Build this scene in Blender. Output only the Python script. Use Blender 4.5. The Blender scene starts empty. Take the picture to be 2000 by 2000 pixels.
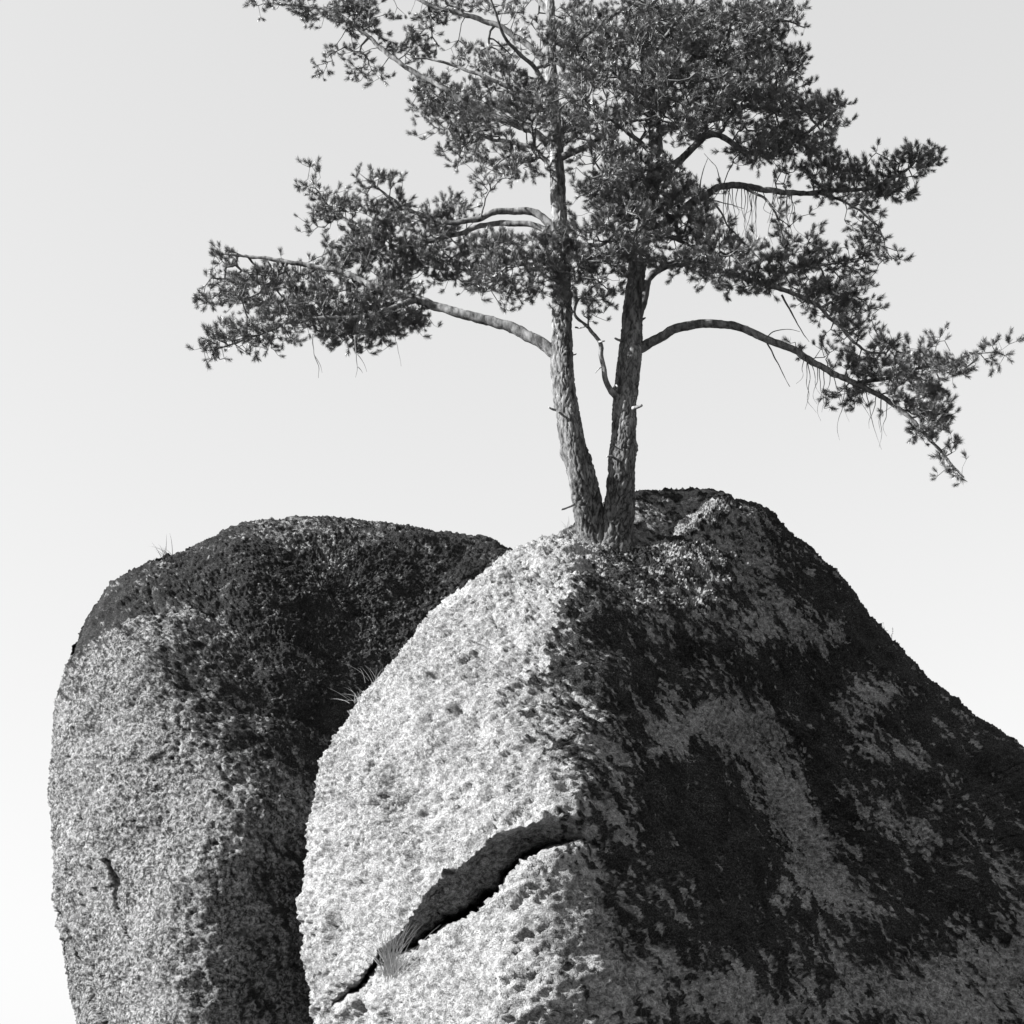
import bpy, math, random
import numpy as np
from mathutils import Vector
from mathutils.kdtree import KDTree

random.seed(7); rng = np.random.default_rng(7)
scene = bpy.context.scene
COL = scene.collection

# ------------------------------------------------------------------ camera
FOV, PITCH = math.radians(34.0), math.radians(23.0)
CAM = np.array([0.0, 0.0, 1.6])
cam = bpy.data.cameras.new('camera'); cam.angle = FOV; cam.clip_end = 3000.0
cam_ob = bpy.data.objects.new('camera', cam); COL.objects.link(cam_ob)
cam_ob.location = CAM; cam_ob.rotation_euler = (math.radians(90) + PITCH, 0, 0)
scene.camera = cam_ob

# ------------------------------------------------------------------ sky, sun, exposure
SUN_EL, SUN_TOWARD = math.radians(29.0), math.radians(11.0)      # sun stands to the left, a little on the camera's side
sdir = Vector((-math.cos(SUN_EL)*math.cos(SUN_TOWARD), -math.cos(SUN_EL)*math.sin(SUN_TOWARD), math.sin(SUN_EL)))
world = bpy.data.worlds.new('World'); scene.world = world; world.use_nodes = True
wn = world.node_tree; bg = wn.nodes['Background']
sky = wn.nodes.new('ShaderNodeTexSky'); sky.sky_type = 'NISHITA'; sky.sun_disc = False
sky.sun_elevation = SUN_EL; sky.sun_rotation = math.atan2(sdir.x, sdir.y)
sky.air_density = 1.0; sky.dust_density = 1.0; sky.ozone_density = 1.0
sep = wn.nodes.new('ShaderNodeSeparateColor')                    # black and white film sees the blue of the sky
pw = wn.nodes.new('ShaderNodeMath'); pw.operation = 'POWER'; pw.inputs[1].default_value = 0.40
wn.links.new(sky.outputs[0], sep.inputs[0]); wn.links.new(sep.outputs[2], pw.inputs[0])
wn.links.new(pw.outputs[0], bg.inputs[0]); bg.inputs[1].default_value = 0.15
sun = bpy.data.lights.new('sun', 'SUN'); sun.energy = 5.0; sun.angle = math.radians(0.53); sun.color = (1, 1, 1)
sun_ob = bpy.data.objects.new('sun', sun); COL.objects.link(sun_ob); sun_ob.location = (-30, -5, 30)
sun_ob.rotation_euler = (-sdir).to_track_quat('-Z', 'Y').to_euler()
vs = scene.view_settings
vs.view_transform = 'Standard'; vs.look = 'None'; vs.gamma = 1.0; vs.use_curve_mapping = False
vs.exposure = 1.80
scene.render.engine = 'CYCLES'
scene.cycles.max_bounces = 5; scene.cycles.diffuse_bounces = 3

# ------------------------------------------------------------------ helpers
HALF = math.tan(FOV/2)
Fw = np.array([0, math.cos(PITCH), math.sin(PITCH)]); Up = np.array([0, -math.sin(PITCH), math.cos(PITCH)])

def P(px, py, y):
    """a point of the place, read off the photograph's grid, standing y metres ahead"""
    d = Fw + np.array([(px-1000)/1000*HALF, 0, 0]) + (1000-py)/1000*HALF*Up
    return CAM + d*((y-CAM[1])/d[1])

def project(v):
    r = v - CAM; dep = r @ Fw
    return 1000+1000*r[:, 0]/dep/HALF, 1000-1000*(r @ Up)/dep/HALF, dep

def hash01(ix, iy, iz, s):
    h = (ix.astype(np.uint32)*np.uint32(374761393)) ^ (iy.astype(np.uint32)*np.uint32(668265263)) ^ \
        (iz.astype(np.uint32)*np.uint32(2246822519)) ^ np.uint32((s*3266489917) & 0xffffffff)
    h ^= h >> np.uint32(15); h *= np.uint32(2246822519); h ^= h >> np.uint32(13)
    h *= np.uint32(3266489917); h ^= h >> np.uint32(16)
    return h.astype(np.float32)*np.float32(1/4294967296.0)

def vnoise(p, s=0):
    p = p.astype(np.float32); i = np.floor(p); f = p - i; i = i.astype(np.int64)
    w = f*f*f*(f*(f*6-15)+10); out = np.zeros(len(p), np.float32)
    for a in (0, 1):
        wx = w[:, 0] if a else 1-w[:, 0]
        for b in (0, 1):
            wy = w[:, 1] if b else 1-w[:, 1]
            for c in (0, 1):
                wz = w[:, 2] if c else 1-w[:, 2]
                ii, jj, kk = i[:, 0]+a, i[:, 1]+b, i[:, 2]+c
                h = hash01(ii, jj, kk, s)*np.float32(2*math.pi*8)
                g2 = np.floor(h/np.float32(2*math.pi))/np.float32(4)-np.float32(.875)
                rr = np.sqrt(1-g2*g2)
                dot = np.cos(h)*rr*(f[:, 0]-a)+np.sin(h)*rr*(f[:, 1]-b)+g2*(f[:, 2]-c)
                out += wx*wy*wz*dot
    return out*1.5

def fbm(p, oct=4, gain=.5, s=0):
    o = np.zeros(len(p), np.float32); a = 1.0; t = 0
    for k in range(oct):
        o += a*vnoise(p*(2.03**k)+k*17.3, s+k); t += a; a *= gain
    return o/t*1.3

def worley(p, s=0):
    p = p.astype(np.float32); i = np.floor(p).astype(np.int64); f = p-i
    best = np.full(len(p), 9., np.float32); second = best.copy(); cid = np.zeros(len(p), np.float32)
    for a in (-1, 0, 1):
        for b in (-1, 0, 1):
            for c in (-1, 0, 1):
                ii, jj, kk = i[:, 0]+a, i[:, 1]+b, i[:, 2]+c
                h1 = hash01(ii, jj, kk, s)
                d = (a+h1-f[:, 0])**2+(b+hash01(ii, jj, kk, s+11)-f[:, 1])**2+(c+hash01(ii, jj, kk, s+23)-f[:, 2])**2
                m = d < best
                second = np.where(m, best, np.minimum(second, d)); cid = np.where(m, h1, cid); best = np.where(m, d, best)
    return np.sqrt(best), np.sqrt(second), cid

def sstep(a, b, x):
    t = np.clip((x-a)/(b-a), 0, 1); return t*t*(3-2*t)

def polydist(px, py, line):
    """distance to a polyline, side (+ = left of its direction on the photo grid, i.e. above when it runs rightward), and 0..1 along it"""
    L = np.array(line, float); seg = np.hypot(*(L[1:]-L[:-1]).T); cum = np.concatenate([[0], np.cumsum(seg)])
    best = np.full(len(px), 1e9); side = np.zeros(len(px)); along = np.zeros(len(px))
    for k in range(len(L)-1):
        ax, ay = L[k]; bx, by = L[k+1]; dx, dy = bx-ax, by-ay
        t = np.clip(((px-ax)*dx+(py-ay)*dy)/(dx*dx+dy*dy), 0, 1)
        d = np.hypot(px-ax-t*dx, py-ay-t*dy); m = d < best
        sd = -np.sign(dx*(py-ay)-dy*(px-ax))
        best = np.where(m, d, best); side = np.where(m, sd, side); along = np.where(m, (cum[k]+t*seg[k])/cum[-1], along)
    return best, side, along

def mesh_from(name, verts, quads=None, tris=None, mat=None, parent=None, smooth=True, attrs=None):
    me = bpy.data.meshes.new(name)
    verts = np.ascontiguousarray(verts, np.float32)
    nq = 0 if quads is None else len(quads); nt = 0 if tris is None else len(tris)
    loops = np.concatenate([np.asarray(a, np.int32).ravel() for a in (quads, tris) if a is not None and len(a)])
    starts = np.concatenate([np.arange(nq)*4, nq*4+np.arange(nt)*3]).astype(np.int32)
    me.vertices.add(len(verts)); me.vertices.foreach_set('co', verts.ravel())
    me.loops.add(len(loops)); me.loops.foreach_set('vertex_index', loops)
    me.polygons.add(nq+nt); me.polygons.foreach_set('loop_start', starts)
    if smooth: me.polygons.foreach_set('use_smooth', np.ones(nq+nt, bool))
    for k, v in (attrs or {}).items():
        a = me.attributes.new(k, 'FLOAT', 'POINT'); a.data.foreach_set('value', np.ascontiguousarray(v, np.float32))
    me.update(calc_edges=True)
    ob = bpy.data.objects.new(name, me); COL.objects.link(ob)
    if mat: me.materials.append(mat)
    if parent:
        ob.parent = parent; ob.matrix_parent_inverse = parent.matrix_world.inverted()
    return ob

def tag(o, label, cat, group=None, kind=None):
    if label: o['label'] = label
    if cat: o['category'] = cat
    if group: o['group'] = group
    if kind: o['kind'] = kind
    return o

def empty(name, loc):
    o = bpy.data.objects.new(name, None); COL.objects.link(o); o.location = loc
    bpy.context.view_layer.update(); return o

# ------------------------------------------------------------------ materials (greys: the picture is black and white)
def new_mat(name, rough=.9, spec=.2):
    m = bpy.data.materials.new(name); m.use_nodes = True
    b = m.node_tree.nodes['Principled BSDF']; b.inputs['Roughness'].default_value = rough
    b.inputs['Specular IOR Level'].default_value = spec
    return m, m.node_tree, b

def N(nt, t, **kw):
    n = nt.nodes.new(t)
    for k, v in kw.items():
        if k in n.inputs: n.inputs[k].default_value = v
        else: setattr(n, k, v)
    return n

def ramp(nt, src, stops):
    r = nt.nodes.new('ShaderNodeValToRGB'); e = r.color_ramp.elements
    while len(e) < len(stops): e.new(.5)
    for q, (p, c) in zip(e, stops): q.position = p; q.color = (c, c, c, 1)
    nt.links.new(src, r.inputs[0]); return r.outputs[0]

def mixc(nt, fac, a, b, mode='MIX'):
    m = nt.nodes.new('ShaderNodeMix'); m.data_type = 'RGBA'; m.blend_type = mode
    for s, v in ((0, fac), (6, a), (7, b)):
        if hasattr(v, 'links') or hasattr(v, 'is_linked'): nt.links.new(v, m.inputs[s])
        elif s == 0: m.inputs[0].default_value = v
        else: m.inputs[s].default_value = (v, v, v, 1)
    return m.outputs[2]

def rock_material(name, dark=.09, mid=.22, pale=.42):
    m, nt, b = new_mat(name, .95, .12); L = nt.links
    tc = N(nt, 'ShaderNodeTexCoord').outputs['Object']
    n1 = N(nt, 'ShaderNodeTexNoise', Scale=3.2, Detail=7.0, Roughness=.68); L.new(tc, n1.inputs[0])
    n2 = N(nt, 'ShaderNodeTexNoise', Scale=26.0, Detail=5.0, Roughness=.7); L.new(tc, n2.inputs[0])
    n3 = N(nt, 'ShaderNodeTexNoise', Scale=85.0, Detail=3.0, Roughness=.7); L.new(tc, n3.inputs[0])
    vo = N(nt, 'ShaderNodeTexVoronoi', Scale=34.0); L.new(tc, vo.inputs[0])
    n4 = N(nt, 'ShaderNodeTexNoise', Scale=160.0, Detail=2.0, Roughness=.6); L.new(tc, n4.inputs[0])
    c = ramp(nt, n1.outputs[0], [(.30, dark), (.47, mid), (.58, (mid+pale)/2), (.72, pale)])
    c = mixc(nt, .6, c, ramp(nt, n2.outputs[0], [(.32, .045), (.43, mid*.8), (.55, pale*.95), (.72, pale*1.35)]))
    c = mixc(nt, .85, c, ramp(nt, n3.outputs[0], [(.33, .18), (.44, .75), (.56, 1.0), (.75, 1.35)]), 'MULTIPLY')
    c = mixc(nt, .6, c, ramp(nt, n4.outputs[0], [(.35, .45), (.5, 1.0), (.7, 1.25)]), 'MULTIPLY')
    at = N(nt, 'ShaderNodeAttribute', attribute_name='lichen_shade')      # crusts of dark lichen, bare grain, and some painted shade
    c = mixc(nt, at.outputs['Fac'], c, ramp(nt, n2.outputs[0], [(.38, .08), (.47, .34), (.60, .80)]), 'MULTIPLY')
    ms = N(nt, 'ShaderNodeAttribute', attribute_name='moss_shade')
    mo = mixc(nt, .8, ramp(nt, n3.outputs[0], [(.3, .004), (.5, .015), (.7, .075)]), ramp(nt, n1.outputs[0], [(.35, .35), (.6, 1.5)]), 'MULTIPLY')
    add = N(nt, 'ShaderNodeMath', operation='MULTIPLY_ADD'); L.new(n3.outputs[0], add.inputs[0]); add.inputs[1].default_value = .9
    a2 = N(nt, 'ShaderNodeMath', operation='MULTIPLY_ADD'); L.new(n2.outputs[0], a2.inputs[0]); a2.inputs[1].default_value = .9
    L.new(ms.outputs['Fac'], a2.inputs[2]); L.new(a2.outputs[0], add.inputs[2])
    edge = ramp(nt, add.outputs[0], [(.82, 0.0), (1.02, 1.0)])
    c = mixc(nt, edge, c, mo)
    L.new(c, b.inputs['Base Color'])
    bp = N(nt, 'ShaderNodeBump', Strength=1.0, Distance=.022)
    sm = N(nt, 'ShaderNodeMath', operation='ADD'); L.new(n3.outputs[0], sm.inputs[0]); L.new(n2.outputs[0], sm.inputs[1])
    L.new(sm.outputs[0], bp.inputs['Height']); L.new(bp.outputs[0], b.inputs['Normal'])
    return m

ROCK = rock_material('lichened_granite')

def bark_material():
    m, nt, b = new_mat('pine_bark', .9, .15); L = nt.links
    tc = N(nt, 'ShaderNodeTexCoord').outputs['Object']
    mp = N(nt, 'ShaderNodeMapping'); mp.inputs['Scale'].default_value = (1, 1, .28); L.new(tc, mp.inputs[0])
    n1 = N(nt, 'ShaderNodeTexNoise', Scale=22.0, Detail=6.0, Roughness=.65); L.new(mp.outputs[0], n1.inputs[0])
    n2 = N(nt, 'ShaderNodeTexNoise', Scale=4.0, Detail=4.0); L.new(tc, n2.inputs[0])
    c = ramp(nt, n1.outputs[0], [(.34, .04), (.45, .15), (.55, .26), (.72, .42)])
    c = mixc(nt, .5, c, ramp(nt, n2.outputs[0], [(.35, .35), (.6, 1.0)]), 'MULTIPLY')
    at = N(nt, 'ShaderNodeAttribute', attribute_name='furrow')
    c = mixc(nt, at.outputs['Fac'], c, .03)
    ag = N(nt, 'ShaderNodeAttribute', attribute_name='old_bark_shade')  # tone of old bark, with foliage shade painted in
    c = mixc(nt, ag.outputs['Fac'], c, .42, 'MULTIPLY')
    L.new(c, b.inputs['Base Color'])
    bp = N(nt, 'ShaderNodeBump', Strength=.9, Distance=.008); L.new(n1.outputs[0], bp.inputs['Height']); L.new(bp.outputs[0], b.inputs['Normal'])
    return m
BARK = bark_material()

def simple_noise_mat(name, a, bcol, scale, rough=.8, spec=.2, trans=0):
    m, nt, b = new_mat(name, rough, spec); L = nt.links
    tc = N(nt, 'ShaderNodeTexCoord').outputs['Object']
    n1 = N(nt, 'ShaderNodeTexNoise', Scale=scale, Detail=4.0); L.new(tc, n1.inputs[0])
    L.new(ramp(nt, n1.outputs[0], [(.35, a), (.65, bcol)]), b.inputs['Base Color'])
    return m
TWIG = simple_noise_mat('twig_bark', .05, .15, 9.0)
DEADWOOD = simple_noise_mat('dead_wood', .18, .42, 14.0)
NEEDLE = simple_noise_mat('pine_needles', .04, .145, 7.0, .38, .7)
GRASS = simple_noise_mat('dry_grass', .28, .5, 8.0)
HEATHER = simple_noise_mat('heather_sprigs', .02, .05, 12.0)
TURF = simple_noise_mat('turf', .05, .09, .6)

# ------------------------------------------------------------------ ground
gx = np.concatenate([-np.geomspace(900, 12, 40), np.linspace(-11, 11, 45), np.geomspace(12, 900, 40)])
X, Y = np.meshgrid(gx, gx+14); gp = np.stack([X.ravel(), Y.ravel(), 0*X.ravel()], 1)
gp[:, 2] = .12*fbm(gp*.25, 3, s=91)*np.exp(-np.hypot(gp[:, 0], gp[:, 1]-14)/60)-.02
n = len(gx); idx = np.arange(n*n).reshape(n, n)
gq = np.stack([idx[:-1, :-1], idx[:-1, 1:], idx[1:, 1:], idx[1:, :-1]], -1).reshape(-1, 4)
ground = mesh_from('ground', gp, gq, mat=TURF); tag(ground, 'dark turf spreading flat beneath the granite boulders', None, kind='structure')

# ------------------------------------------------------------------ boulders
def rbf_radius(cen, pts, lam=.02):
    v = pts-cen; r = np.linalg.norm(v, axis=1); d = v/r[:, None]
    def ker(a, b):
        q = np.sqrt(np.maximum(((a[:, None, :]-b[None, :, :])**2).sum(-1), 1e-12)); return q*q*np.log(q)
    n = len(d); A = np.zeros((n+4, n+4)); A[:n, :n] = ker(d, d)-lam*np.eye(n)*-1
    Pm = np.concatenate([np.ones((n, 1)), d], 1); A[:n, n:] = Pm; A[n:, :n] = Pm.T
    w = np.linalg.solve(A, np.concatenate([r, np.zeros(4)]))
    def f(dd):
        out = np.empty(len(dd))
        for k in range(0, len(dd), 40000):
            e = dd[k:k+40000]; out[k:k+40000] = ker(e, d) @ w[:n]+w[n]+e @ w[n+1:]
        return np.maximum(out, .4)
    return f

def dirs(th, ph):
    T, Ph = np.meshgrid(th, ph, indexing='ij')
    return np.stack([np.sin(T)*np.sin(Ph), -np.sin(T)*np.cos(Ph), np.cos(T)], -1)

def poly_radius(poly, c, ang):
    """distance from c to a closed outline along each angle"""
    Q = np.array(poly, float); out = np.zeros(len(ang)); dx, dy = np.cos(ang), np.sin(ang)
    for k in range(len(Q)):
        a = Q[k]-c; b = Q[(k+1) % len(Q)]-c; e = b-a
        den = dx*e[1]-dy*e[0]; den = np.where(np.abs(den) < 1e-9, 1e-9, den)
        t = (a[0]*e[1]-a[1]*e[0])/den; u = (a[0]*dy-a[1]*dx)/den
        ok = (u >= -1e-6) & (u <= 1+1e-6) & (t > 0); out = np.where(ok, np.maximum(out, t), out)
    return out

NB = 720; BANG = (np.arange(NB)+.5)/NB*2*math.pi-math.pi
def fit_outline(v, outline, c, table=None, smooth=21):
    """swell or trim the body so its profile follows the outline"""
    px, py, dep = project(v); ang = np.arctan2(py-c[1], px-c[0]); rho = np.hypot(px-c[0], py-c[1])
    if table is None:
        b = np.clip(((ang+math.pi)/(2*math.pi)*NB).astype(int), 0, NB-1)
        rm = np.zeros(NB); np.maximum.at(rm, b, rho)
        if (rm == 0).any():
            g = rm > 0; rm = np.interp(np.arange(NB), np.flatnonzero(g), rm[g])
        s = poly_radius(outline, c, BANG)/rm
        k = np.ones(smooth)/smooth; s = np.convolve(np.concatenate([s[-smooth:], s, s[:smooth]]), k, 'same')[smooth:-smooth]
        table = (s, rm)
    s, rm = table
    fb = ((ang+math.pi)/(2*math.pi)*NB-.5) % NB; i0 = np.floor(fb).astype(int) % NB; i1 = (i0+1) % NB; w = fb-np.floor(fb)
    sv = s[i0]*(1-w)+s[i1]*w; rv = rm[i0]*(1-w)+rm[i1]*w
    sv = 1+(sv-1)*sstep(.15, .9, rho/rv)
    qx, qy = c[0]+(px-c[0])*sv, c[1]+(py-c[1])*sv
    out = CAM+dep[:, None]*(Fw+np.stack([(qx-1000)/1000*HALF, 0*qx, 0*qx], 1)+((1000-qy)/1000*HALF)[:, None]*Up)
    return out, table

def build_boulder(name, cpx, cy, ctrl, outline, nth, nph, sculpt, label, outline_c=None):
    cen = P(cpx[0], cpx[1], cy); pts = np.array([P(*c) if len(c) == 3 else np.array(c[:3]) for c in ctrl])
    f = rbf_radius(cen, pts)
    oc = np.array(outline_c or cpx, float)
    # coarse pass: fit the profile, and learn where the surface is seen so that the mesh is dense there
    th = np.linspace(.012, math.pi-.05, 180); ph = np.linspace(-math.pi, math.pi, 361)[:-1]
    D = dirs(th, ph).reshape(-1, 3); V = cen+D*f(D)[:, None]
    tabs = []
    for _ in range(3):
        V, t = fit_outline(V, outline, oc); tabs.append(t)
    G = V.reshape(180, 360, 3)
    px, py, dep = project(V); seen = ((px > -60) & (px < 2060) & (py > -60) & (py < 2060)).reshape(180, 360)
    du = np.roll(G, -1, 1)-G; dv = np.empty_like(G); dv[:-1] = G[1:]-G[:-1]; dv[-1] = dv[-2]
    nrm = np.cross(du, dv); face = (nrm*(CAM-G)).sum(-1); face = face > 0 if (face > 0).mean() > 0 else face
    fc = (nrm*(CAM-G)).sum(-1)/(np.linalg.norm(nrm, axis=-1)*np.linalg.norm(CAM-G, axis=-1)+1e-9)
    if ((nrm*(G-cen)).sum(-1)).mean() < 0: fc = -fc
    face = fc > -.35
    w = np.where(seen & face, 1.0, .0)
    lu = (np.linalg.norm(du, axis=-1)*w).max(0); lu = np.convolve(np.concatenate([lu[-6:], lu, lu[:6]]), np.ones(9)/9, 'same')[6:-6]+.0025
    lv = (np.linalg.norm(dv, axis=-1)*w).max(1); lv = np.convolve(np.pad(lv, 6, 'edge'), np.ones(9)/9, 'same')[6:-6]+.004
    cu = np.concatenate([[0], np.cumsum(lu)]); cv = np.concatenate([[0], np.cumsum(lv[:-1])])
    ph2 = np.interp(np.linspace(0, cu[-1], nph+1)[:-1], cu, np.linspace(-math.pi, math.pi, 361))
    th2 = np.interp(np.linspace(0, cv[-1], nth), cv, th)
    D = dirs(th2, ph2).reshape(-1, 3); V = cen+D*f(D)[:, None]
    for t in tabs: V, _ = fit_outline(V, outline, oc, t)
    def normals(V):
        G = V.reshape(nth, nph, 3); du = np.roll(G, -1, 1)-np.roll(G, 1, 1); dv = np.gradient(G, axis=0)
        nn = np.cross(dv, du).reshape(-1, 3); nn /= np.linalg.norm(nn, axis=1)[:, None]+1e-9
        return nn if (nn*(V-cen)).sum(1).mean() > 0 else -nn
    V, attrs = sculpt(V, normals, D)
    idx = np.arange(nth*nph).reshape(nth, nph); nx = np.roll(idx, -1, 1)
    q = np.stack([idx[:-1], idx[1:], nx[1:], nx[:-1]], -1).reshape(-1, 4)
    top = len(V); V = np.concatenate([V, [V[:nph].mean(0)], [V[-nph:].mean(0)]])
    attrs = {k: np.concatenate([a, a[:1], a[-1:]]) for k, a in attrs.items()}
    tr = np.concatenate([np.stack([np.full(nph, top), idx[0], nx[0]], 1), np.stack([np.full(nph, top+1), nx[-1], idx[-1]], 1)])
    base = np.array([cen[0], cen[1], 0.0])
    ob = mesh_from(name, V-base, q, tr, ROCK, attrs=attrs); ob.location = base
    tag(ob, label, 'boulder')
    return ob, V

def grain(V, moss_shade, seed, amp=1.0):
    """relief of weathered granite: crystals, pits and crusts; thicker soft cushions on mossy parts"""
    A = V*np.array([1.0, 1.0, 1.0])
    f1, f2, cid = worley(A*17+.35*fbm(A*20, 2, s=seed+5)[:, None], seed)
    g1, g2, _ = worley(A*38, seed+1)
    lump = (1-np.clip(f1*1.25, 0, 1))*np.clip(cid*1.6-.5, 0, 1)
    n1 = fbm(A*5.5, 4, .6, seed+2); n2 = fbm(A*26, 3, .65, seed+3)
    bil = .8*np.abs(vnoise(A*12+.4*n1[:, None], seed+4))+.6*np.abs(vnoise(A*25, seed+6))+.5*np.abs(vnoise(A*47, seed+9))
    rock = .045*n1+.026*n2+.014*lump+.006*(1-np.clip(g1*1.3, 0, 1))+.031*(bil-.45)+.013*vnoise(A*52, seed+10)
    cush = .042*fbm(A*6, 4, .62, seed+7)+.024*np.abs(vnoise(A*17, seed+11))+.020*fbm(A*40, 2, .7, seed+8)+.01
    h1, h2, hid = worley(A*8+.3*n1[:, None], seed+12); rock = rock-.035*sstep(.34, .12, h1)*(hid > .8)
    m = sstep(-.05, .25, moss_shade)
    return amp*(rock*(1-m)+cush*m)

def capsules(px, py, caps):
    o = np.zeros(len(px))
    for x0, y0, x1, y1, w, a in caps:
        dx, dy = x1-x0, y1-y0; t = np.clip(((px-x0)*dx+(py-y0)*dy)/(dx*dx+dy*dy+1e-6), 0, 1)
        d = np.hypot(px-x0-t*dx, py-y0-t*dy); o = o+a*np.exp(-(d/w)**2)
    return o

FRONT_OUT = [(1118,1046),(1035,1066),(932,1123),(849,1201),(787,1273),(725,1346),(673,1418),(637,1491),(621,1553),(611,1656),(600,1760),
 (602,1863),(611,1967),(619,2000),(640,2200),(690,2500),(800,2900),(1400,3020),(2100,2950),(2350,2600),(2400,2200),(2330,1900),(2180,1680),
 (2000,1485),(1936,1434),(1884,1392),(1822,1330),(1760,1268),(1708,1221),(1656,1159),(1605,1097),(1542,1035),(1491,999),(1434,974),(1400,980),(1346,1000),(1253,1042),(1200,1054)]
FRONT = [(1150,1085,13.0),(1090,1250,12.25),(1065,1400,11.75),(1085,1550,11.35),(1120,1700,11.1),(1125,1900,10.85),(1150,2200,10.65),(1180,2600,10.6),
 (1118,1046,13.3),(1165,1062,13.1),(1212,1072,13.0),(1190,1130,12.8),(1265,1100,13.15),(1400,1080,14.0),(1035,1066,13.35),(932,1123,13.3),(849,1201,13.3),(725,1346,13.3),(637,1491,13.3),(611,1656,13.3),(600,1800,13.2),(619,2000,13.2),(640,2200,13.1),(690,2600,13.1),
 (1000,1200,12.75),(900,1350,12.35),(850,1500,12.05),(850,1700,11.75),(830,1900,11.6),(830,2200,11.5),(960,1600,11.55),(740,1650,12.3),(720,1900,12.1),
 (1220,1100,12.95),(1253,1045,13.3),(1346,1005,13.95),(1434,978,14.7),(1542,1040,15.2),(1656,1162,15.4),(1760,1270,15.5),(1884,1395,15.6),(2000,1490,15.6),(2180,1690,15.3),(2330,1900,15.2),(2390,2300,15.0),
 (1330,1090,13.6),(1450,1150,14.2),(1300,1250,13.1),(1450,1350,13.5),(1600,1300,14.5),(1300,1450,12.4),(1450,1600,12.7),(1650,1550,13.9),(1850,1600,14.8),(1300,1750,11.75),(1550,1850,12.45),
 (1800,1850,13.4),(2000,1900,14.0),(1300,2100,11.4),(1600,2200,12.3),(1950,2300,13.4),(1300,2600,11.3),(1800,2700,12.8)]
FRONT += [(px, py, y) for px, py, y in ((1000,1250,16.6),(1400,1200,17.2),(1800,1500,17.4),(800,1600,16.0),(1300,1700,17.8),(1900,1900,17.5),(1000,2200,16.6),(1500,2300,17.6),(2100,2300,16.8))]
CRACK = [(640,1990),(690,1938),(740,1888),(800,1852),(860,1806),(930,1762),(985,1716),(1040,1672),(1085,1647),(1130,1640),(1190,1660)]

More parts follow.
